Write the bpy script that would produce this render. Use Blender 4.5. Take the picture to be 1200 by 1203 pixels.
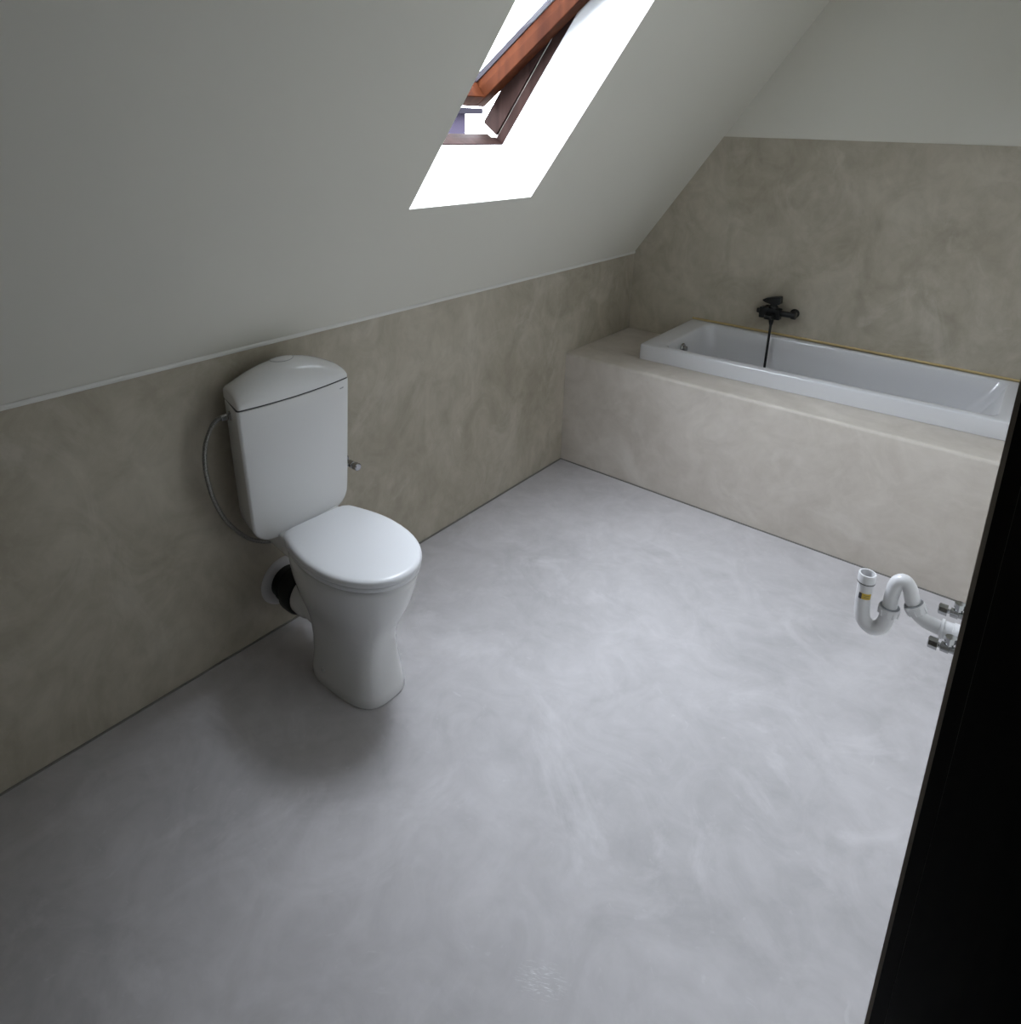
import bpy, bmesh, math, random
from mathutils import Vector, Matrix
random.seed(4)
for o in list(bpy.data.objects): bpy.data.objects.remove(o)
SC = bpy.context.scene
COL = SC.collection

# ------------------------------------------------------------------ camera
YAW, PITCH, ROLL = map(math.radians, (-37.7795, 16.3586, 1.5765))
F_PX, PP_Y = 837.204, 391.18
CAM = Vector((1.6659, -2.5587, 1.5))
def cam_axes():
    cy, sy, cp, sp = math.cos(YAW), math.sin(YAW), math.cos(PITCH), math.sin(PITCH)
    f = Vector((sy*cp, cy*cp, -sp)); r = Vector((cy, -sy, 0)); u = r.cross(f)
    c, s = math.cos(ROLL), math.sin(ROLL)
    return c*r+s*u, -s*r+c*u, f
r_, u_, f_ = cam_axes()
cd = bpy.data.cameras.new('camera'); cam = bpy.data.objects.new('camera', cd); COL.objects.link(cam)
cd.sensor_fit = 'HORIZONTAL'; cd.sensor_width = 36; cd.lens = 36*F_PX/1200
cd.shift_y = (PP_Y-601.5)/1200; cd.clip_start = .02
M4 = Matrix.Identity(4)
for i in range(3): M4[i][0], M4[i][1], M4[i][2], M4[i][3] = r_[i], u_[i], -f_[i], CAM[i]
cam.matrix_world = M4
SC.camera = cam

# ------------------------------------------------------------------ room measures (metres)
YF = .573          # far wall
HD = .521          # top of the ledge round the bathtub
HK = .910          # knee wall height
ZS = 1.471         # top edge of the plaster on the far wall
AL = math.radians(54.81); CA, SA = math.cos(AL), math.sin(AL)   # roof pitch
W = 1.6597         # right wall surface
YN = -4.3          # near wall
SKY0, SKY1 = -1.200, -.647   # skylight opening along the knee wall
def roof(s, n, y): return Vector((s*CA-n*SA, y, HK+s*SA+n*CA))  # s up the slope, n out of the room

# ------------------------------------------------------------------ sky, exposure
world = bpy.data.worlds.new('overcast_sky'); SC.world = world; world.use_nodes = True
bg = world.node_tree.nodes['Background']
wn = world.node_tree
def wnode(t, **k):
    n = wn.nodes.new(t)
    for a, v in k.items(): setattr(n, a, v)
    return n
# standard overcast sky, (1 + 2 sin h) / 3 of the zenith, above a dull ground
wtc = wnode('ShaderNodeTexCoord'); wsp = wnode('ShaderNodeSeparateXYZ'); wn.links.new(wtc.outputs['Generated'], wsp.inputs['Vector'])
wma = wnode('ShaderNodeMath', operation='MULTIPLY_ADD'); wma.inputs[1].default_value = 2/3; wma.inputs[2].default_value = 1/3
wn.links.new(wsp.outputs['Z'], wma.inputs[0])
wgt = wnode('ShaderNodeMath', operation='GREATER_THAN'); wgt.inputs[1].default_value = 0; wn.links.new(wsp.outputs['Z'], wgt.inputs[0])
wmx = wnode('ShaderNodeMix', data_type='FLOAT'); wmx.inputs['A'].default_value = .13
wn.links.new(wgt.outputs['Value'], wmx.inputs['Factor']); wn.links.new(wma.outputs['Value'], wmx.inputs['B'])
SKY = 57.0
wst = wnode('ShaderNodeMath', operation='MULTIPLY'); wst.inputs[1].default_value = SKY; wn.links.new(wmx.outputs['Result'], wst.inputs[0])
bg.inputs['Color'].default_value = (.865, .905, 1, 1); wn.links.new(wst.outputs['Value'], bg.inputs['Strength'])
pl = bpy.data.lights.new('skylight_portal', 'AREA'); pl.shape = 'RECTANGLE'; pl.size = .553; pl.size_y = .86
pl.cycles.is_portal = True
po = bpy.data.objects.new('skylight_portal', pl); COL.objects.link(po)
pc = roof(.93, .20, (SKY0+SKY1)/2)
nin = Vector((SA, 0, -CA)); yax = Vector((CA, 0, SA)); xax = yax.cross(-nin)
pm = Matrix.Identity(4)
for i in range(3): pm[i][0], pm[i][1], pm[i][2], pm[i][3] = xax[i], yax[i], -nin[i], pc[i]
po.matrix_world = pm
vs = SC.view_settings
vs.view_transform = 'Standard'; vs.look = 'None'; vs.exposure = 0.0; vs.gamma = 1; vs.use_curve_mapping = False
try:
    SC.cycles.max_bounces = 10; SC.cycles.diffuse_bounces = 8; SC.cycles.transparent_max_bounces = 12
except Exception: pass

# ------------------------------------------------------------------ materials
def nodes(name):
    m = bpy.data.materials.new(name); m.use_nodes = True
    nt = m.node_tree; return m, nt, nt.nodes['Principled BSDF']
def plain(name, col, rough=.5, metal=0, spec=.5, coat=0):
    m, nt, b = nodes(name)
    b.inputs['Base Color'].default_value = (*col, 1); b.inputs['Roughness'].default_value = rough
    b.inputs['Metallic'].default_value = metal; b.inputs['Specular IOR Level'].default_value = spec
    b.inputs['Coat Weight'].default_value = coat; b.inputs['Coat Roughness'].default_value = .05
    # faint unevenness so that no surface is perfectly flat in tone
    tc = nt.nodes.new('ShaderNodeTexCoord'); n = nt.nodes.new('ShaderNodeTexNoise')
    n.inputs['Scale'].default_value = 60; nt.links.new(tc.outputs['Object'], n.inputs['Vector'])
    mr = nt.nodes.new('ShaderNodeMapRange'); mr.inputs['To Min'].default_value = max(rough*.97, .02); mr.inputs['To Max'].default_value = rough*1.03
    nt.links.new(n.outputs['Fac'], mr.inputs['Value']); nt.links.new(mr.outputs['Result'], b.inputs['Roughness'])
    return m
def cement(name, lo, hi, patch, rough=.5, stretch=(1, 1, 1), spec=.3, seed=0.0, streak=None, scratch=None):
    """trowelled micro-cement: broad clouds, smaller smears, pale rubbed patches, faint relief"""
    m, nt, b = nodes(name); N = nt.nodes.new; L = nt.links.new
    tc = N('ShaderNodeTexCoord'); mp = N('ShaderNodeMapping')
    mp.inputs['Scale'].default_value = stretch; mp.inputs['Location'].default_value = (seed, seed*1.7, seed*.6)
    L(tc.outputs['Object'], mp.inputs['Vector'])
    def noise(scale, detail, dist, rg=.5):
        n = N('ShaderNodeTexNoise'); n.inputs['Scale'].default_value = scale; n.inputs['Detail'].default_value = detail
        n.inputs['Distortion'].default_value = dist; n.inputs['Roughness'].default_value = rg
        L(mp.outputs['Vector'], n.inputs['Vector']); return n
    a = noise(1.7, 5, .8); c = noise(6.0, 8, 1.6, .62); d = noise(26, 6, .5)
    def mix(f1, f2, fac):
        x = N('ShaderNodeMix'); x.data_type = 'FLOAT'; x.inputs['Factor'].default_value = fac
        L(f1, x.inputs['A']); L(f2, x.inputs['B']); return x.outputs['Result']
    v = mix(mix(a.outputs['Fac'], c.outputs['Fac'], .45), d.outputs['Fac'], .14)
    rp = N('ShaderNodeValToRGB'); L(v, rp.inputs['Fac'])
    e = rp.color_ramp.elements; e[0].position = .36; e[0].color = (*lo, 1); e[1].position = .64; e[1].color = (*hi, 1)
    pz = noise(2.6, 7, 2.2, .6); pr = N('ShaderNodeValToRGB'); L(pz.outputs['Fac'], pr.inputs['Fac'])
    pe = pr.color_ramp.elements; pe[0].position = .56; pe[0].color = (0, 0, 0, 1); pe[1].position = .74; pe[1].color = (.55, .55, .55, 1)
    mx = N('ShaderNodeMix'); mx.data_type = 'RGBA'; L(pr.outputs['Color'], mx.inputs['Factor'])
    L(rp.outputs['Color'], mx.inputs['A']); mx.inputs['B'].default_value = (*patch, 1)
    col = mx.outputs['Result']
    if streak:
        # a few short dark and pale trowel scratches
        vo = N('ShaderNodeTexNoise'); vo.inputs['Scale'].default_value = 9; vo.inputs['Detail'].default_value = 9; vo.inputs['Distortion'].default_value = 5
        L(mp.outputs['Vector'], vo.inputs['Vector'])
        sr = N('ShaderNodeValToRGB'); L(vo.outputs['Fac'], sr.inputs['Fac'])
        se = sr.color_ramp.elements; se[0].position = .66; se[0].color = (0, 0, 0, 1); se[1].position = .76; se[1].color = (.25, .25, .25, 1)
        m2 = N('ShaderNodeMix'); m2.data_type = 'RGBA'; L(sr.outputs['Color'], m2.inputs['Factor']); L(col, m2.inputs['A'])
        m2.inputs['B'].default_value = (*streak, 1); col = m2.outputs['Result']
    if scratch:
        # one patch of fine pale scratches left by the trowel
        geo = N('ShaderNodeTexCoord'); m3 = N('ShaderNodeMapping'); m3.vector_type = 'TEXTURE'
        m3.inputs['Location'].default_value = (scratch[0], scratch[1], 0); m3.inputs['Rotation'].default_value = (0, 0, scratch[2]); m3.inputs['Scale'].default_value = (.055, .040, 1)
        L(geo.outputs['Object'], m3.inputs['Vector'])
        gr = N('ShaderNodeTexGradient'); gr.gradient_type = 'SPHERICAL'; L(m3.outputs['Vector'], gr.inputs['Vector'])
        m4 = N('ShaderNodeMapping'); m4.inputs['Scale'].default_value = (2.5, 14, 1); L(m3.outputs['Vector'], m4.inputs['Vector'])
        ns = N('ShaderNodeTexNoise'); ns.inputs['Scale'].default_value = 1; ns.inputs['Detail'].default_value = 5; ns.inputs['Distortion'].default_value = 1.5; L(m4.outputs['Vector'], ns.inputs['Vector'])
        nr = N('ShaderNodeMapRange'); nr.inputs['From Min'].default_value = .53; nr.inputs['From Max'].default_value = .66; L(ns.outputs['Fac'], nr.inputs['Value'])
        mu = N('ShaderNodeMath'); mu.operation = 'MULTIPLY'; L(nr.outputs['Result'], mu.inputs[0]); L(gr.outputs['Fac'], mu.inputs[1])
        m5 = N('ShaderNodeMix'); m5.data_type = 'RGBA'; L(mu.outputs['Value'], m5.inputs['Factor']); L(col, m5.inputs['A']); m5.inputs['B'].default_value = (.80, .80, .81, 1); col = m5.outputs['Result']
    L(col, b.inputs['Base Color'])
    rr = N('ShaderNodeMapRange'); rr.inputs['To Min'].default_value = rough-.08; rr.inputs['To Max'].default_value = rough+.12
    L(c.outputs['Fac'], rr.inputs['Value']); L(rr.outputs['Result'], b.inputs['Roughness'])
    b.inputs['Specular IOR Level'].default_value = spec
    bp = N('ShaderNodeBump'); bp.inputs['Strength'].default_value = .18; bp.inputs['Distance'].default_value = .004
    L(v, bp.inputs['Height']); L(bp.outputs['Normal'], b.inputs['Normal'])
    return m
def wood(name, c1, c2, rough=.35, spec=.5, along='Y', mscale=1.0):
    m, nt, b = nodes(name); N = nt.nodes.new; L = nt.links.new
    tc = N('ShaderNodeTexCoord'); mp = N('ShaderNodeMapping')
    sc = {'X': (3, 60, 60), 'Y': (60, 3, 60), 'Z': (60, 60, 3)}[along]
    mp.inputs['Scale'].default_value = [x*mscale for x in sc]; L(tc.outputs['Object'], mp.inputs['Vector'])
    n = N('ShaderNodeTexNoise'); n.inputs['Scale'].default_value = 1; n.inputs['Detail'].default_value = 6; n.inputs['Distortion'].default_value = .6
    L(mp.outputs['Vector'], n.inputs['Vector'])
    rp = N('ShaderNodeValToRGB'); L(n.outputs['Fac'], rp.inputs['Fac'])
    e = rp.color_ramp.elements; e[0].position = .3; e[0].color = (*c1, 1); e[1].position = .7; e[1].color = (*c2, 1)
    L(rp.outputs['Color'], b.inputs['Base Color']); b.inputs['Roughness'].default_value = rough; b.inputs['Specular IOR Level'].default_value = spec
    bp = N('ShaderNodeBump'); bp.inputs['Strength'].default_value = .1; bp.inputs['Distance'].default_value = .001
    L(n.outputs['Fac'], bp.inputs['Height']); L(bp.outputs['Normal'], b.inputs['Normal'])
    return m
def braid(name):
    m, nt, b = nodes(name); N = nt.nodes.new; L = nt.links.new
    tc = N('ShaderNodeTexCoord'); vo = N('ShaderNodeTexVoronoi'); vo.inputs['Scale'].default_value = 420
    L(tc.outputs['Object'], vo.inputs['Vector'])
    rp = N('ShaderNodeValToRGB'); L(vo.outputs['Distance'], rp.inputs['Fac'])
    e = rp.color_ramp.elements; e[0].color = (.42, .41, .38, 1); e[1].color = (.12, .12, .11, 1)
    L(rp.outputs['Color'], b.inputs['Base Color']); b.inputs['Metallic'].default_value = .7; b.inputs['Roughness'].default_value = .42
    return m
def pane_glass(name):
    m = bpy.data.materials.new(name); m.use_nodes = True; nt = m.node_tree; nt.nodes.clear(); N = nt.nodes.new
    out = N('ShaderNodeOutputMaterial'); t = N('ShaderNodeBsdfTransparent'); t.inputs['Color'].default_value = (.93, .95, .95, 1)
    g = N('ShaderNodeBsdfGlossy'); g.inputs['Roughness'].default_value = .02
    lw = N('ShaderNodeLayerWeight'); lw.inputs['Blend'].default_value = .5; mx = N('ShaderNodeMixShader')
    pw = N('ShaderNodeMath'); pw.operation = 'POWER'; pw.inputs[1].default_value = 5; nt.links.new(lw.outputs['Facing'], pw.inputs[0])
    fr = N('ShaderNodeMath'); fr.operation = 'MULTIPLY_ADD'; fr.inputs[1].default_value = .9; fr.inputs[2].default_value = .04
    nt.links.new(pw.outputs['Value'], fr.inputs[0]); nt.links.new(fr.outputs['Value'], mx.inputs['Fac']); nt.links.new(t.outputs['BSDF'], mx.inputs[1]); nt.links.new(g.outputs['BSDF'], mx.inputs[2])
    nt.links.new(mx.outputs['Shader'], out.inputs['Surface']); return m

MAT = dict(
    wall=cement('wall_cement', (.335, .300, .235), (.545, .502, .418), (.62, .58, .505), .58, (1, 1, .8), .25, 3.1),
    ledge=cement('ledge_cement', (.475, .430, .378), (.63, .583, .53), (.69, .65, .60), .55, (1, 1, 1), .25, 7.4),
    floor=cement('floor_cement', (.415, .401, .409), (.555, .534, .548), (.635, .613, .630), .8, (1, 1, 1), .1, 1.3, (.68, .67, .68), (1.175, -1.780, .45)),
    paint=plain('white_paint', (.69, .675, .61), .7, 0, .25),
    rightwall=plain('white_wall_paint', (.74, .735, .70), .7, 0, .2),
    reveal=plain('reveal_paint', (.82, .83, .83), .6, 0, .3),
    joint=plain('dark_joint', (.20, .192, .175), .7),
    ceramic=plain('white_ceramic', (.70, .70, .70), .1, 0, .5, .35),
    plastic=plain('white_seat_plastic', (.74, .745, .77), .28, 0, .45),
    acrylic=plain('white_acrylic', (.66, .66, .68), .14, 0, .5, .2),
    pvc=plain('white_pvc', (.64, .635, .65), .3, 0, .45),
    chrome=plain('chrome', (.42, .425, .43), .16, 1),
    black=plain('matt_black', (.008, .009, .009), .38, 0, .4),
    rubber=plain('black_rubber', (.012, .016, .014), .45, 0, .4),
    dark=plain('dark_slot', (.05, .05, .048), .6),
    sealant=plain('yellowed_sealant', (.52, .40, .19), .6),
    lilac=plain('lilac_slate', (.016, .0138, .021), .8, 0, .02), slate=plain('grey_roof', (.006, .0056, .0075), .8, 0, .02),
    steel=plain('grey_metal_cladding', (.02, .018, .022), .6, 0, .05),
    sash=wood('sash_wood', (.020, .0045, .0014), (.042, .0115, .0040), .6, .04, 'Z', .6),
    frame=wood('frame_wood', (.014, .0072, .0058), (.030, .0165, .0138), .6, .04, 'Z', .6),
    door=wood('dark_door_wood', (.006, .005, .0035), (.014, .0115, .008), .35, .4, 'Z'),
    pane=pane_glass('window_pane'), braid=braid('braided_steel'),
    yellow=plain('yellow_sticker', (.62, .43, .05), .5), ink=plain('dark_ink', (.06, .06, .07), .6), greyink=plain('grey_ink', (.30, .31, .33), .6),
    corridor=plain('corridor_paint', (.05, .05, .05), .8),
)

# ------------------------------------------------------------------ mesh helpers
def link(name, bm, mat, parent=None, smooth=True, bevel=0, sub=0, auto=35):
    bmesh.ops.recalc_face_normals(bm, faces=bm.faces)
    me = bpy.data.meshes.new(name); bm.to_mesh(me); bm.free()
    me.materials.append(MAT[mat] if isinstance(mat, str) else mat)
    o = bpy.data.objects.new(name, me); COL.objects.link(o)
    if parent: o.parent = parent
    if smooth:
        me.polygons.foreach_set('use_smooth', [True]*len(me.polygons))
        me.set_sharp_from_angle(angle=math.radians(auto))
    if bevel:
        b = o.modifiers.new('bevel', 'BEVEL'); b.width = bevel; b.segments = 3; b.limit_method = 'ANGLE'
        b.angle_limit = math.radians(40)
    if sub:
        s = o.modifiers.new('sub', 'SUBSURF'); s.levels = sub; s.render_levels = sub
    return o
def struct(o, label=None, cat=None):
    o['kind'] = 'structure'
    if label: o['label'] = label
    if cat: o['category'] = cat
    return o
def tag(o, label, cat, group=None):
    o['label'] = label; o['category'] = cat
    if group: o['group'] = group
    return o
def thing(name, loc, label, cat, group=None):
    o = bpy.data.objects.new(name, None); o.empty_display_size = .05; COL.objects.link(o)
    o.location = loc; return tag(o, label, cat, group)
def box(x0, x1, y0, y1, z0, z1, bm=None):
    bm = bm or bmesh.new()
    v = [bm.verts.new((x, y, z)) for x in (x0, x1) for y in (y0, y1) for z in (z0, z1)]
    for f in ((0, 1, 3, 2), (4, 6, 7, 5), (0, 4, 5, 1), (2, 3, 7, 6), (0, 2, 6, 4), (1, 5, 7, 3)): bm.faces.new([v[i] for i in f])
    return bm
def hexa(p, bm=None):
    """eight corners: a bottom ring of four, then the top ring of four"""
    bm = bm or bmesh.new(); v = [bm.verts.new(c) for c in p]
    for f in ((3, 2, 1, 0), (4, 5, 6, 7), (0, 1, 5, 4), (1, 2, 6, 5), (2, 3, 7, 6), (3, 0, 4, 7)): bm.faces.new([v[i] for i in f])
    return bm
def loft(rings, cap0=True, cap1=True, bm=None, closed=True):
    bm = bm or bmesh.new(); R = [[bm.verts.new(p) for p in r] for r in rings]; n = len(R[0])
    for a, b in zip(R, R[1:]):
        for i in range(n if closed else n-1):
            j = (i+1) % n; bm.faces.new((a[i], a[j], b[j], b[i]))
    if cap0: bm.faces.new(list(reversed(R[0])))
    if cap1: bm.faces.new(R[-1])
    return bm
def smooth_path(pts, n=8, radii=None):
    """Catmull-Rom through the points"""
    P = [Vector(p) for p in pts]; P = [2*P[0]-P[1]]+P+[2*P[-1]-P[-2]]; out = []
    for i in range(1, len(P)-2):
        for k in range(n):
            t = k/n; a, b, c, d = P[i-1:i+3]
            out.append(.5*((2*b)+(c-a)*t+(2*a-5*b+4*c-d)*t*t+(3*b-a-3*c+d)*t**3))
    out.append(P[-2]); return out
def tube(path, r, seg=16, bm=None, cap=True):
    P = [Vector(p) for p in path]; rad = r if isinstance(r, (list, tuple)) else [r]*len(P)
    t0 = (P[1]-P[0]).normalized(); ref = Vector((0, 0, 1)) if abs(t0.z) < .9 else Vector((0, 1, 0))
    nrm = (ref-ref.dot(t0)*t0).normalized(); rings = []
    for i, p in enumerate(P):
        t = (P[min(i+1, len(P)-1)]-P[max(i-1, 0)])
        t = t.normalized() if t.length > 1e-9 else t0
        nrm = (nrm-nrm.dot(t)*t).normalized(); bn = t.cross(nrm)
        rings.append([p+rad[i]*(math.cos(a)*nrm+math.sin(a)*bn) for a in (2*math.pi*k/seg for k in range(seg))])
    return loft(rings, cap, cap, bm)
def lathe(origin, axis, prof, seg=24, bm=None, cap=True):
    """prof: (distance along the axis, radius)"""
    o = Vector(origin); ax = Vector(axis).normalized(); ref = Vector((0, 0, 1)) if abs(ax.z) < .9 else Vector((1, 0, 0))
    n = (ref-ref.dot(ax)*ax).normalized(); b = ax.cross(n)
    rings = [[o+ax*d+r*(math.cos(a)*n+math.sin(a)*b) for a in (2*math.pi*k/seg for k in range(seg))] for d, r in prof]
    return loft(rings, cap, cap, bm)
def rounded(corners, radii, n=6):
    out = []; m = len(corners)
    for i in range(m):
        p = Vector(corners[i]); a = (Vector(corners[i-1])-p); b = (Vector(corners[(i+1) % m])-p); r = radii[i]
        la, lb = a.length, b.length; a.normalize(); b.normalize()
        ang = a.angle(b); d = min(r/math.tan(ang/2), la*.49, lb*.49); rr = d*math.tan(ang/2)
        cen = p+(a+b).normalized()*(rr/math.sin(ang/2))
        s, e = p+a*d-cen, p+b*d-cen; th = math.pi-ang
        sg = 1 if s.x*e.y-s.y*e.x > 0 else -1
        for k in range(n+1):
            t = sg*th*k/n; out.append(cen+Vector((s.x*math.cos(t)-s.y*math.sin(t), s.x*math.sin(t)+s.y*math.cos(t))))
    return out

# ------------------------------------------------------------------ room shell
ROOFTOP = 2.45; S_TOP = (ROOFTOP-HK)/SA; X_TOP = S_TOP*CA
YB = YF+.15        # outer face of the far wall
struct(link('floor', box(-.15, W+.1, YN-.1, YB, -.12, 0), 'floor', smooth=False), 'smooth pale grey trowelled cement floor', 'floor')
# knee wall (plastered) along the left
struct(link('wall_left', box(-.15, 0, YN-.1, YB, -.12, HK), 'wall', smooth=False), 'low beige cement knee wall under the sloping ceiling', 'wall')
# far wall: white upper body, plaster skin in front of it with its own thickness
struct(link('wall_far', box(-.15, W+.1, YF+.003, YB, -.12, ROOFTOP+.1), 'paint', smooth=False), 'white painted gable wall above the bathtub', 'wall')
xs = (ZS-HK)/math.tan(AL)
bm = loft([[(x, y, z) for x, z in ((0, 0), (W, 0), (W, ZS), (xs, ZS), (0, HK))] for y in (YF, YF+.006)])
sk = struct(link('wall_far_plaster', bm, 'wall', smooth=False), 'beige cement plaster on the wall behind the bathtub', 'wall')
# sloping ceiling with a hole for the skylight, built from four slabs
SB, ST = .4416, 1.45      # opening along the slope
SF, SFT, NF = .5015, 1.36, .195   # where the reveal meets the window frame
def slab(s0, s1, y0, y1, n0=0, n1=.30, bm=None):
    return hexa([roof(s0, n0, y0), roof(s1, n0, y0), roof(s1, n0, y1), roof(s0, n0, y1), roof(s0, n1, y0), roof(s1, n1, y0), roof(s1, n1, y1), roof(s0, n1, y1)], bm)
bm = slab(-.10, SB, YN-.1, YB)
slab(ST, S_TOP+.3, YN-.1, YB, bm=bm); slab(SB, ST, YN-.1, SKY0, bm=bm); slab(SB, ST, SKY1, YB, bm=bm)
# the part under the slope line that would dip below the knee wall stays outside the room
ce = struct(link('ceiling_slope', bm, 'paint', smooth=False), 'white painted sloping attic ceiling with a skylight cut in', 'ceiling')
struct(link('ceiling', box(X_TOP-.3, W+.1, YN-.1, YB, ROOFTOP, ROOFTOP+.1), 'paint', smooth=False), 'flat white ceiling above the slope', 'ceiling')
# reveal lining of the skylight (thin boards: two cheeks, sill, head)
e_ = .004
bm = hexa([roof(SB, 0, SKY0), roof(SB, 0, SKY1), roof(SF, NF, SKY1), roof(SF, NF, SKY0), roof(SB-.02, .002, SKY0), roof(SB-.02, .002, SKY1), roof(SF-.03, NF, SKY1), roof(SF-.03, NF, SKY0)])
hexa([roof(ST, 0, SKY0), roof(ST, 0, SKY1), roof(SFT, NF, SKY1), roof(SFT, NF, SKY0), roof(ST+.02, .002, SKY0), roof(ST+.02, .002, SKY1), roof(SFT+.03, NF, SKY1), roof(SFT+.03, NF, SKY0)], bm)
for y0, y1 in ((SKY0-.001, SKY0+.0015), (SKY1-.0015, SKY1+.001)):
    hexa([roof(SB, .0005, y0), roof(SB, .0005, y1), roof(ST, .0005, y1), roof(ST, .0005, y0), roof(SF, NF, y0), roof(SF, NF, y1), roof(SFT, NF, y1), roof(SFT, NF, y0)], bm)
struct(link('trim_1', bm, 'reveal', smooth=False), 'bright white lining of the skylight recess', 'trim')
# near wall and the right wall with its doorway, dark corridor behind
struct(link('wall_near', box(-.15, W+.1, YN-.1, YN, -.12, ROOFTOP+.1), 'wall', smooth=False), 'beige cement wall facing the bathtub', 'wall')
DJ, DN, DH = -2.0, -2.85, 2.05     # door opening: far jamb, near jamb, head
bm = box(W, W+.16, DJ, YB, -.12, ROOFTOP+.1); box(W, W+.16, YN-.1, DN, -.12, ROOFTOP+.1, bm); box(W, W+.16, DN, DJ, DH, ROOFTOP+.1, bm)
struct(link('wall_right', bm, 'rightwall', smooth=False), 'white painted wall with the doorway', 'wall')
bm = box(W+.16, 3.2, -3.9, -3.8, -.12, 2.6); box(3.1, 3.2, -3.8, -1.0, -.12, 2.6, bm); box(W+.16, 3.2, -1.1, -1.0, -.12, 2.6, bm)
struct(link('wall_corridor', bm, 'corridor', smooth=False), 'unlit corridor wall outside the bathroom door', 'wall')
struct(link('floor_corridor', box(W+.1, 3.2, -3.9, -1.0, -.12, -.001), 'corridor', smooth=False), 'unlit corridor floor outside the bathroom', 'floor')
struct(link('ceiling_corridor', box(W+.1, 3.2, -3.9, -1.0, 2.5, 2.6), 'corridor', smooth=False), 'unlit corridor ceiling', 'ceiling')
# dark door lining in the opening, set back a few millimetres behind the plaster edge
dr = thing('door_1', (W+.08, DJ, 0), 'dark brown wooden door lining at the edge of the doorway', 'door'); dr['kind'] = 'structure'
def dpart(name, bm, mat='door', **k):
    o = link(name, bm, mat, **k); o.parent = dr; o.matrix_parent_inverse = Matrix.Translation(dr.location).inverted(); return o
dpart('jamb', box(W+.0032, W+.30, DJ-.016, DJ-.0005, 0, DH), smooth=False)
dpart('door_stop', box(W+.014, W+.30, DJ-.028, DJ-.016, 0, DH-.03), smooth=False)
dpart('jamb', box(W+.0032, W+.30, DN+.0005, DN+.016, 0, DH), smooth=False)
dpart('head_jamb', box(W+.0032, W+.30, DN+.017, DJ-.017, DH-.03, DH-.0005), smooth=False)
dpart('plaster_edge', box(W+.0001, W+.0031, DJ-.016, DJ-.0005, 0, DH), 'ledge', smooth=False)

# ledge round the bathtub, front edge softened
RE = .014
prof = [(YF-.001, 0), (0.0, 0)]+[(RE-RE*math.cos(a), HD-RE+RE*math.sin(a)) for a in (math.pi/2*k/6 for k in range(7))]+[(YF-.001, HD)]
bm = bmesh.new()
# four blocks leave the well for the tub open
def run(x0, x1, y0, y1):
    loft([[(x, min(y, yy), z) for y, z in prof] for x, yy in ((x0, y0), (x1, y1))], bm=bm)
run(.001, W-.001, .172, .228)
box(.001, .375, .1725, YF-.001, 0, HD, bm)
struct(link('wall_bath_surround', bm, 'ledge', auto=50), 'beige cement ledge built round the white bathtub', 'ledge')

# thin dark joints at the floor, pale bead under the slope
struct(link('trim_2', box(.0002, .0045, YN, -.004, .0002, .0045), 'joint', smooth=False), 'dark joint between the floor and the knee wall', 'trim')
struct(link('trim_3', box(.0045, W-.002, -.0042, -.0002, .0002, .0040), 'joint', smooth=False), 'dark joint between the floor and the bath ledge', 'trim')
bm = loft([[(x, y, z) for x, z in ((.0003, HK-.009), (.003, HK-.0075), (.0052, HK-.001), (.0045, HK+.0045), (.0003, HK-.0003))] for y in (YN, YF-.0002)])
struct(link('trim_4', bm, 'rightwall', auto=20), 'pale painted bead where slope and knee wall meet', 'trim')

# ------------------------------------------------------------------ skylight window
win = thing('window_1', roof(.5, .25, -.92), 'brown wooden pivot roof window standing ajar', 'window'); win['kind'] = 'structure'
def wpart(name, bm, mat, parent=None, **k):
    o = link(name, bm, mat, **k); o.parent = win; o.matrix_parent_inverse = Matrix.Translation(win.location).inverted(); return o
def rbox(s0, s1, n0, n1, y0, y1): return slab(s0, s1, y0, y1, n0, n1)
NG = .228
# outer frame: lower band flush with the lining, upper band stepped in behind a groove
for ya, yb, sgn in ((SKY1-.003, SKY1+.05, 1), (SKY0-.05, SKY0+.003, -1)):
    wpart('frame_stile', rbox(SF-.04, SFT+.04, NF+.0005, NG, ya, yb), 'frame', smooth=False, bevel=.002)
    if sgn > 0: ya -= .006
    else: yb += .006
    wpart('frame_rebate', rbox(SF+.012, SFT, NG+.003, .300, ya, yb), 'frame', smooth=False, bevel=.002)
wpart('frame_rail', rbox(SF-.04, SF+.003, NF+.0005, NG+.004, SKY0+.0035, SKY1-.0035), 'frame', smooth=False, bevel=.002)
wpart('frame_rebate', rbox(SF-.04, SF-.006, NG+.007, .262, SKY0+.0035, SKY1-.0095), 'frame', smooth=False, bevel=.002)
wpart('frame_rail', rbox(SFT-.003, SFT+.04, NF+.0005, .30, SKY0+.0035, SKY1-.0095), 'frame', smooth=False, bevel=.002)
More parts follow.
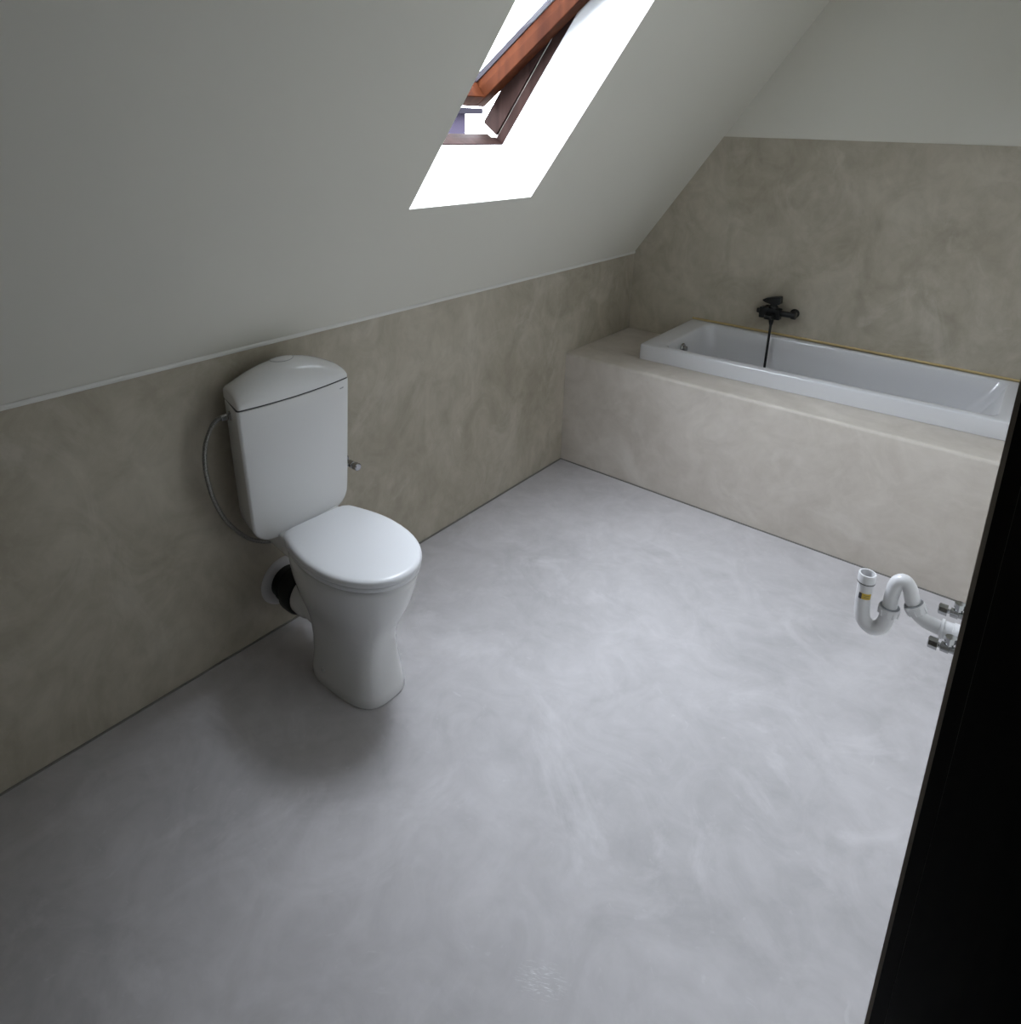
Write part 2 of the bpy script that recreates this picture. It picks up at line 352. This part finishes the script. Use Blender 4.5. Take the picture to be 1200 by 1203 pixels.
# sash turned about its middle: lower end swung out
PHI = math.radians(17.7); SP, NP = .93, .200
def sash(d, m, y):
    s = SP+d*math.cos(PHI)+m*math.sin(PHI); n = NP-d*math.sin(PHI)+m*math.cos(PHI); return roof(s, n, y)
def sbox(d0, d1, m0, m1, y0, y1):
    return hexa([sash(d0, m0, y0), sash(d1, m0, y0), sash(d1, m0, y1), sash(d0, m0, y1), sash(d0, m1, y0), sash(d1, m1, y0), sash(d1, m1, y1), sash(d0, m1, y1)])
HL = .390; Y0, Y1 = SKY0+.016, SKY1-.016; SW = .045
wpart('sash_stile', sbox(-HL, HL, 0, .058, Y1-SW, Y1), 'sash', smooth=False, bevel=.003)
wpart('sash_lip', sbox(-HL, HL, .012, .058, Y1+.0005, Y1+.005), 'sash', smooth=False)
wpart('sash_stile', sbox(-HL, HL, 0, .058, Y0, Y0+SW), 'sash', smooth=False, bevel=.003)
wpart('sash_rail', sbox(-HL, -HL+.05, 0, .058, Y0+SW+.0005, Y1-SW-.0005), 'sash', smooth=False, bevel=.003)
wpart('sash_rail', sbox(HL-.05, HL, 0, .058, Y0+SW+.0005, Y1-SW-.0005), 'sash', smooth=False, bevel=.003)
wpart('pane', sbox(-HL+.046, HL-.046, .030, .036, Y0+SW-.004, Y1-SW+.004), 'pane', smooth=False)
wpart('cladding', sbox(-HL-.03, -HL+.052, .0585, .075, Y0-.01, Y1+.012), 'steel', smooth=False)
for a, b in ((Y1-SW-.004, Y1+.012), (Y0-.01, Y0+SW+.004)): wpart('cladding', sbox(-HL+.0525, HL, .0585, .075, a, b), 'steel', smooth=False)

# neighbouring house seen through the gap under the sash
nb = thing('neighbour_house', (-9.0, 6.2, -3), 'lilac grey house outside the skylight', 'house')
def npart(name, bm, mat):
    o = link(name, bm, mat, smooth=False); o.parent = nb; o.matrix_parent_inverse = Matrix.Translation(nb.location).inverted(); return o
NBX = -9.0
npart('house_wall', box(NBX-4, NBX, 3.0, 9.41, -3, 1.68), 'lilac')
npart('roof', box(NBX-4.3, NBX+.2, 2.8, 9.75, 1.681, 1.80), 'slate')

# ------------------------------------------------------------------ toilet
YC = -1.500
wc = thing('toilet', (.30, YC, 0), 'white close-coupled toilet with domed cistern and closed lid', 'toilet')
def tpart(name, bm, mat, parent=None, **k):
    o = link(name, bm, mat, **k); p = parent or wc; o.parent = p
    o.matrix_parent_inverse = Matrix.Translation(wc.location).inverted(); return o
def egg(xb, xf, hw, z, n=48, yc=YC, pb=3.2, pf=2.0, split=.45):
    """plan outline: squarish at the back, round at the front"""
    xm = xb+(xf-xb)*split; out = []
    for k in range(n):
        a = 2*math.pi*k/n; c, s = math.cos(a), math.sin(a); p = pf if c >= 0 else pb
        x = abs(c)**(2/p)*math.copysign(1, c); y = abs(s)**(2/p)*math.copysign(1, s)
        out.append(Vector((xm+(x*(xf-xm) if c >= 0 else x*(xm-xb)), yc+y*hw, z)))
    return out
R_ = [(0, .204, .474, .0865, 3.2), (.006, .201, .477, .089, 3.2), (.03, .202, .474, .087, 3.2), (.07, .206, .465, .0815, 3.4), (.12, .203, .458, .0775, 3.0), (.165, .194, .459, .079, 2.7),
      (.20, .184, .467, .0865, 2.5), (.235, .171, .483, .099, 2.3), (.27, .157, .502, .113, 2.2), (.305, .147, .518, .125, 2.1), (.34, .141, .529, .133, 2.05), (.372, .139, .537, .1375, 2.0), (.386, .139, .539, .1385, 2.0), (.3915, .144, .534, .133, 2.0)]
tpart('bowl', loft([egg(xb, xf, hw, z, pf=p, pb=3.2-min(max((z-.15)/.15, 0), 1)*.95, split=.45+min(max((z-.15)/.15, 0), 1)*.05) for z, xb, xf, hw, p in R_]), 'ceramic', auto=60)
# shelf behind the bowl that carries the cistern
pf = lambda z, g: [Vector((p.x, p.y, z)) for p in rounded([(.035+g, YC-.085+g), (.19, YC-.105+g), (.19, YC+.105-g), (.035+g, YC+.085-g)], [.03, .02, .02, .03])]
tpart('cistern_shelf', loft([pf(.335, .03), pf(.36, .008), pf(.375, 0), pf(.418, 0), pf(.424, .006)]), 'ceramic', auto=60)
# waste horn towards the wall
tpart('waste_horn', lathe((.26, YC, .165), (-1, 0, .0), [(0, .062), (.05, .060), (.09, .056), (.10, .060), (.115, .062), (.142, .060), (.143, .052), (.170, .051)], 28), 'ceramic', auto=60)
for sg in (-1, 1):
    tpart('bolt_cap', lathe((.293, YC+sg*.0805, .049), (0, sg, .08), [(0, .0085), (.0045, .0085), (.0065, .0055), (.0066, .0042), (.003, .0040)], 16), 'ceramic', auto=30)
# seat and lid
LID = [(.1555, -.104), (.1555, .104)]
def lid_ring(g, z):
    """D-shaped outline; g grows it inward"""
    pts = []; n = 40
    xb, xt, hb, hm, xm = .1615+min(g, .004), .5465-g, .105-g, .1425-g, .335
    for k in range(13):                         # right flank, back to widest
        t = k/12; pts.append((xb+(xm-xb)*t, hb+(hm-hb)*math.sin(t*math.pi/2)))
    for k in range(1, 24):                      # round front
        a = math.pi/2-math.pi*k/24; pts.append((xm+(xt-xm)*max(math.cos(a), 0)**.92, hm*math.copysign(abs(math.sin(a))**.96, math.sin(a))))
    for k in range(13):
        t = 1-k/12; pts.append((xb+(xm-xb)*t, -(hb+(hm-hb)*math.sin(t*math.pi/2))))
    r0 = .013
    # soften the two rear corners
    pts[0] = (xb+.010, hb+.002); pts[-1] = (xb+.010, -hb-.002)
    pts += [(xb+.002, -hb+.008), (xb, -hb+.02), (xb, 0), (xb, hb-.02), (xb+.002, hb-.008)]
    c, q = math.cos(math.radians(-3)), math.sin(math.radians(-3))     # seat sits a touch askew on its hinges
    return [Vector((.35+(x-.35)*c-y*q, YC+.002+(x-.35)*q+y*c, z)) for x, y in pts]
tpart('seat', loft([lid_ring(.008, .3965), lid_ring(.002, .3985), lid_ring(.001, .404), lid_ring(.003, .4085), lid_ring(.010, .4092)]), 'plastic', auto=70)
tpart('seat_lid', loft([lid_ring(.008, .4098), lid_ring(.001, .4115), lid_ring(-.001, .417), lid_ring(0, .4235), lid_ring(.004, .428), lid_ring(.012, .4303), lid_ring(.04, .4308)]), 'plastic', auto=70)
# cistern
XB, XFR, SEAM = .030, .157, .801
YT = -1.5095
HB, HF, RC = .144, .1765, .007
def hwx(x): return HB+(HF-HB)*min(max((x-XB)/(XFR-XB), 0), 1)
def tank_ring(z, k, inset=0):
    hb, hf = HB*k-inset, HF*k-inset
    c = rounded([(XB+inset, YT-hb), (XFR-.016-inset, YT-hf), (XFR-.016-inset, YT+hf), (XB+inset, YT+hb)], [.010, RC, RC, .010], 6)
    # belly of the front face
    out = []; a, b = c[13], c[14]
    c = c[:14]+[a.lerp(b, k/14) for k in range(1, 14)]+c[14:]
    for p in c:
        u = (p.y-YT)/hf; w = max((p.x-XB)/(XFR-.016-XB), 0); out.append(Vector((p.x+.016*w**3*(1-u*u), p.y, z)))
    return out
rings = []; Z0 = .411
for z in (Z0, Z0+.002, Z0+.006, Z0+.014, Z0+.026, Z0+.042, .48, .55, .62, .70, .76, .795, .7965):
    k = .885+.115*(z-Z0)/(SEAM-Z0)
    h = z-Z0; rc = .055
    if h < rc: k -= (rc-math.sqrt(max(rc*rc-(rc-h)**2, 0)))/HF*.9
    rings.append(tank_ring(z, k, .003 if z == Z0 else .001 if z == .7965 else 0))
tpart('cistern_body', loft(rings), 'ceramic', auto=60)
tpart('lid_gap', loft([tank_ring(.7967, 1, .002), tank_ring(.8002, 1, .002)]), 'dark')
# domed cistern lid: sections across its width
def prof_h(w): return 1-.30*((.42-w)/.42)**2 if w < .42 else max(1-((w-.42)/.58)**2.3, 0)**.72
def lid_end(u): return .035+.049*(1-abs(u)**2.0)
def lid_x(u):
    t = max(abs(u)*HF-(HF-RC), 0); return XB, XFR-.016+.016*(1-u*u)-(RC-math.sqrt(max(RC*RC-t*t, 0)))
def lid_sec(u, shrink=0.0):
    E = lid_end(u)-shrink*.8; x0, x1 = lid_x(u); base = SEAM+.0005
    def P(x, z): return Vector((x, YT+u*hwx(x), z))
    pts = [P(x1, base)]
    for k in range(19):
        w = 1-(k/18)**1.5; pts.append(P(x0+(x1-x0)*w, base+.007+(E-.007)*prof_h(w)))
    pts.append(P(x0, base+E*.4)); pts.append(P(x0, base))
    return pts
us = [-1.0, -.993, -.975, -.94]+[-.9+.1*k for k in range(19)]+[.94, .975, .993, 1.0]
sh = {1.0: .010, .993: .005, .975: .0015, .94: 0}
dome = tpart('cistern_lid', loft([lid_sec(u, sh.get(round(abs(u), 3), 0)) for u in us]), 'ceramic', auto=40)
# flush button let into the dome
def dome_z(x, y):
    u = (y-YT)/hwx(x); x0, x1 = lid_x(u); w = min(max((x-x0)/(x1-x0), 0), 1); return SEAM+.0075+(lid_end(u)-.007)*prof_h(w)
def btn(rx, ry, dz):
    out = []
    for k in range(36):
        a = 2*math.pi*k/36; c, s = math.cos(a), math.sin(a)
        out.append((.082+rx*s, YT+ry*c))
    return [Vector((x, y, dome_z(x, y)+dz)) for x, y in out]
tpart('button_gap', loft([btn(.0235, .0335, -.004), btn(.0235, .0335, .0005)], cap1=True), 'greyink')
tpart('flush_button', loft([btn(.0220, .0320, -.003), btn(.0220, .0320, .0016), btn(.019, .029, .0024), btn(.008, .014, .0026)]), 'ceramic', auto=50)
# maker's mark: a row of tiny grey strokes
bm = bmesh.new()
for k in range(6):
    y = -1.3725+k*.0024; u = (y-YT)/HF; x = XFR-.016+.016*(1-u*u)
    box(x-.003, x+.0004, y, y+.0015, .7735+.0002*k, .7765+.0002*k, bm)
MARKBM = bm

# ------------------------------------------------------------------ waste connector, collar, hose, stop valve
wr = thing('waste_connector', (.05, YC, .165), 'black rubber waste connector between toilet and white wall collar', 'pipe')
def part(root, name, bm, mat, **k):
    o = link(name, bm, mat, **k); o.parent = root; o.matrix_parent_inverse = Matrix.Translation(root.location).inverted(); return o
part(wr, 'sleeve', lathe((.013, YC, .160), (1, 0, .03), [(0, .050), (.018, .050), (.022, .055), (.03, .055), (.034, .051), (.056, .053), (.060, .067), (.094, .068), (.099, .0655), (.0995, .0545), (.070, .0545)], 32, cap=False), 'rubber', auto=40)
part(wr, 'wall_collar', lathe((.0005, YC, .158), (1, 0, 0), [(0, .077), (.004, .076), (.010, .068), (.013, .052)], 36), 'pvc', auto=40)
hs = thing('supply_hose', (.06, -1.70, .60), 'thin braided steel supply hose looping down the side of the toilet cistern', 'hose')
hp = smooth_path([(.075, -1.680, .766), (.068, -1.694, .764), (.062, -1.712, .744), (.058, -1.732, .690), (.056, -1.733, .615), (.054, -1.714, .522), (.050, -1.672, .435), (.038, -1.60, .355), (.026, -1.50, .312), (.022, -1.40, .335), (.020, -1.31, .40), (.022, -1.276, .452)], 8)
part(hs, 'hose_line', tube(hp, .0058, 12), 'braid')
part(hs, 'coupling_nut', lathe((.0765, -1.6560, .766), (-.12, -1, -.03), [(0, .013), (.010, .0135), (.0105, .0105), (.018, .0105), (.0185, .0085), (.034, .0078)], 8), 'chrome', auto=30)
sv = thing('stop_valve', (.0, -1.262, .46), 'small chrome stop valve on the wall beside the toilet cistern', 'valve')
VY, VZ = -1.256, .462
part(sv, 'rosette', lathe((.0005, VY, VZ), (1, 0, 0), [(0, .021), (.003, .020), (.006, .012)], 24), 'chrome')
part(sv, 'valve_body', lathe((.005, VY, VZ), (1, 0, 0), [(0, .0085), (.022, .0085), (.024, .0115), (.044, .0115), (.046, .008)], 18), 'chrome', auto=30)
part(sv, 'outlet', lathe((.032, VY-.008, VZ), (-.2, -1, -.2), [(0, .008), (.012, .008), (.0125, .010), (.022, .010)], 6), 'chrome', auto=30)
part(sv, 'handle', lathe((.0505, VY, VZ), (1, 0, 0), [(0, .006), (.004, .006), (.005, .0125), (.020, .0125), (.022, .010)], 18), 'chrome', auto=30)

# ------------------------------------------------------------------ bathtub
TQ = ((.282, .152), (W-.003, .207), (W-.003, YF-.002), (.336, YF-.002))    # front-left, front-right, back-right, back-left
def zt(v): return .588+(.632-.588)*v
def tq(u, v):
    a, b, c, d = TQ
    x = (1-u)*(1-v)*a[0]+u*(1-v)*b[0]+u*v*c[0]+(1-u)*v*d[0]; y = (1-u)*(1-v)*a[1]+u*(1-v)*b[1]+u*v*c[1]+(1-u)*v*d[1]
    return x, y
LX, LY = 1.36, .40
def tring(m0, m1, m2, m3, r, dz, tilt=1.0, n=8):
    """margins left, right, front, back in metres; dz below the rim"""
    c = rounded([(m0, m2), (LX-m1, m2), (LX-m1, LY-m3), (m0, LY-m3)], [r]*4, n); out = []
    for p in c:
        u, v = p.x/LX, p.y/LY; x, y = tq(u, v); z = (zt(v)*tilt+zt(0)*(1-tilt))+dz; out.append(Vector((x, y, z)))
    return out
tub = thing('bathtub', (1.0, .37, HD), 'white acrylic bathtub set into the beige cement ledge', 'bathtub')
front_drop = -.0645
def skirt():
    r = []
    for p in tring(.001, .001, .001, .001, .010, 0): r.append(Vector((p.x, p.y, HD+.0012)))
    return r
rings = [skirt(), tring(0, 0, 0, 0, .012, -.006), tring(.002, .002, .002, .002, .012, -.0015), tring(.006, .006, .006, .006, .012, 0),
         tring(.085, .05, .030, .018, .03, 0), tring(.091, .056, .034, .022, .034, -.002), tring(.096, .062, .038, .026, .038, -.008),
         tring(.105, .085, .043, .030, .045, -.06), tring(.118, .15, .050, .036, .055, -.16, .8), tring(.135, .24, .06, .044, .065, -.27, .5), tring(.16, .30, .085, .07, .075, -.315, 0), tring(.22, .36, .13, .115, .06, -.325, 0)]
part(tub, 'tub_shell', loft(rings, cap0=False), 'acrylic', auto=50)
ov = part(tub, 'overflow', lathe((.4095, .323, .556), (1, 0, .12), [(0, .024), (.004, .024), (.008, .019), (.009, .012), (.020, .011), (.022, .006)], 24), 'chrome', auto=30)
part(tub, 'drain', lathe((.56, .38, .2628), (0, 0, 1), [(0, .026), (.002, .026), (.004, .022), (.0045, .006)], 24), 'chrome', auto=30)
# yellowed sealant bead along the wall
st = tag(link('sealant_bead', tube([(.338, YF-.0052, .6365), (.80, YF-.0052, .6385), (1.2, YF-.0052, .6385), (W-.004, YF-.0052, .6365)], .0048, 10), 'sealant'), 'thin yellowed bead between bathtub rim and far wall', 'sealant')

# ------------------------------------------------------------------ bath mixer
mx = thing('bath_mixer', (.735, YF, .74), 'matt black wall mixer tap with hanging hose above the bathtub', 'tap')
MY = YF-.055
for x in (.684, .800): part(mx, 'wall_union', lathe((x, YF-.0005, .742), (0, -1, 0), [(0, .020), (.004, .020), (.010, .014), (.040, .013)], 20), 'black', auto=30)
part(mx, 'mixer_body', box(.668, .758, MY-.020, MY+.018, .715, .763), 'black', smooth=False, bevel=.005)
part(mx, 'side_arm', lathe((.757, MY, .744), (1, 0, .0), [(0, .0135), (.045, .0125), (.046, .0165), (.062, .0165), (.065, .012)], 18), 'black', auto=30)
part(mx, 'diverter', lathe((.6685, MY, .742), (-1, 0, 0), [(0, .014), (.004, .014), (.005, .011), (.013, .011)], 16), 'black', auto=30)
part(mx, 'spout', hexa([(.700, MY-.020, .722), (.740, MY-.020, .722), (.736, MY-.055, .720), (.704, MY-.055, .720), (.700, MY-.020, .748), (.740, MY-.020, .748), (.736, MY-.055, .738), (.704, MY-.055, .738)]), 'black', smooth=False, bevel=.003)
part(mx, 'lever_neck', lathe((.722, MY, .7635), (0, 0, 1), [(0, .020), (.006, .020), (.012, .015), (.020, .014)], 18), 'black', auto=30)
part(mx, 'lever', loft([[(x, MY+y, z) for y, z in ((-h, zb), (h, zb), (h*.9, zb+t), (-h*.9, zb+t))] for x, h, zb, t in ((.674, .006, .789, .004), (.690, .016, .785, .018), (.715, .020, .781, .029), (.748, .019, .783, .034), (.753, .015, .787, .028))]), 'black', auto=40)
part(mx, 'hose_nut', lathe((.722, MY-.006, .7145), (0, 0, -1), [(0, .011), (.012, .010), (.026, .007)], 14), 'black', auto=30)
hose = smooth_path([(.722, MY-.006, .690), (.7225, MY-.010, .62), (.724, MY-.018, .54), (.727, MY-.03, .46), (.735, MY-.05, .38), (.76, MY-.075, .31), (.83, MY-.10, .276), (.93, MY-.11, .271), (1.03, MY-.09, .271)], 6)
part(mx, 'shower_hose', tube(hose, .0055, 12), 'black')

# ------------------------------------------------------------------ sink trap and valves on the right wall
TY = -1.140
tr = thing('sink_trap', (1.56, TY, .60), 'white plastic sink trap sticking out of the wall by the doorway', 'pipe')
RP = .0145
def tp(l): return [(x, TY, z) for x, z in l]
u_path = smooth_path(tp([(1.4835, .655), (1.4835, .62), (1.4850, .585), (1.491, .557), (1.508, .545), (1.525, .557), (1.531, .581), (1.532, .600)]), 8)
part(tr, 'trap_bend', tube(u_path, RP, 24, cap=False), 'pvc')
part(tr, 'inlet_collar', loft([[(1.4835+r*math.cos(a), TY+r*math.sin(a), z) for a in (2*math.pi*k/28 for k in range(28))] for r, z in ((.0145, .640), (.0165, .642), (.0165, .659), (.0160, .6605), (.0130, .6605), (.0125, .655), (.0125, .640))], cap0=False, cap1=True), 'pvc', auto=30)
part(tr, 'inlet_seal', lathe((1.4835, TY, .6425), (0, 0, -1), [(0, .0168), (.002, .0168)], 24), 'dark')
a_path = smooth_path(tp([(1.532, .598), (1.532, .632), (1.536, .661), (1.548, .671), (1.559, .660), (1.567, .637), (1.5745, .6225)]), 8)
part(tr, 'trap_arch', tube(a_path, RP-.001, 24), 'pvc')
def nut(p, ax, r):
    bm = lathe(p, ax, [(0, r), (.003, r+.001), (.016, r-.0005), (.018, r-.003)], 24)
    o = Vector(p); A = Vector(ax).normalized(); n = Vector((0, 1, 0)); b = A.cross(n)
    for k in range(10):
        a = 2*math.pi*k/10; d = math.cos(a)*n+math.sin(a)*b; t = A.cross(d); q = o+d*(r-.001)
        h = .0016
        hexa([q-t*h+A*.005, q+t*h+A*.005, q+t*h+d*.0025+A*.005, q-t*h+d*.0025+A*.005, q-t*h+A*.017, q+t*h+A*.017, q+t*h+d*.002+A*.017, q-t*h+d*.002+A*.017], bm)
    return bm
n1 = part(tr, 'union_nut', nut((1.532, TY, .606), (0, 0, -1), .0185), 'pvc', auto=30)
part(tr, 'gasket', lathe((1.532, TY, .6075), (0, 0, -1), [(0, .0180), (.0008, .0180)], 24), 'greyink')
ax2 = Vector((.0095, 0, -.0145)).normalized(); p2 = Vector((1.5705, TY, .6300))
part(tr, 'union_nut', nut(p2, ax2, .0185), 'pvc', auto=30)
part(tr, 'gasket', lathe(p2-ax2*.0015, ax2, [(0, .0182), (.0012, .0182)], 24), 'greyink')
o_path = smooth_path(tp([(1.574, .624), (1.582, .6125), (1.594, .605), (1.610, .602), (1.630, .601), (1.6585, .601)]), 8)
part(tr, 'outlet_pipe', tube(o_path, RP-.0005, 24), 'pvc')
part(tr, 'wall_coupling', lathe((1.6590, TY, .601), (-1, 0, 0), [(0, .027), (.006, .026), (.009, .0195), (.018, .0195), (.0185, .0175), (.033, .0175), (.0335, .0195), (.038, .0195), (.039, .0155)], 28), 'pvc', auto=30)
lb = part(tr, 'sticker', loft([[(1.484+(RP+.0006)*math.cos(a), TY+(RP+.0006)*math.sin(a), z) for a in (math.radians(-118+90*k/10) for k in range(11))] for z in (.6085, .6215)], False, False, closed=False), 'yellow')
bm = loft([[(1.484+(RP+.0010)*math.cos(a), TY+(RP+.0010)*math.sin(a), z) for a in (math.radians(-118+22*k/4) for k in range(5))] for z in (.6085, .6215)], False, False, closed=False)
for z in (.6115, .6145, .6175):
    loft([[(1.484+(RP+.0010)*math.cos(a), TY+(RP+.0010)*math.sin(a), zz) for a in (math.radians(-82+44*k/4) for k in range(5))] for zz in (z, z+.0009)], False, False, bm, closed=False)
o = link('print', bm, 'ink'); o.parent = lb
def angle_valve(y, z, label, flip):
    v = thing('angle_valve', (W, y, z), label, 'valve', 'chrome angle valves beside the sink trap')
    part(v, 'rosette', lathe((W-.0005, y, z), (-1, 0, 0), [(0, .018), (.002, .0175), (.005, .010)], 20), 'chrome')
    part(v, 'valve_body', lathe((W-.005, y, z), (-1, 0, 0), [(0, .007), (.012, .007), (.0125, .0095), (.026, .0095), (.027, .006)], 16), 'chrome', auto=30)
    part(v, 'handle', lathe((W-.0325, y, z), (-1, 0, 0), [(0, .005), (.003, .005), (.0035, .0115), (.018, .0110), (.0195, .008)], 8), 'chrome', auto=30)
    part(v, 'outlet', lathe((W-.0185, y, z+.008), (0, 0, 1), [(0, .0065), (.006, .0065), (.0065, .0095), (.017, .0095), (.0172, .007)], 8), 'chrome', auto=30)
    return v
angle_valve(-1.078, .605, 'chrome angle valve on the bathtub side of the sink trap', 1)
angle_valve(-1.190, .598, 'chrome angle valve on the doorway side of the sink trap', -1)
# put the maker's mark on the cistern face
tpart('maker_mark', MARKBM, 'greyink', smooth=False)
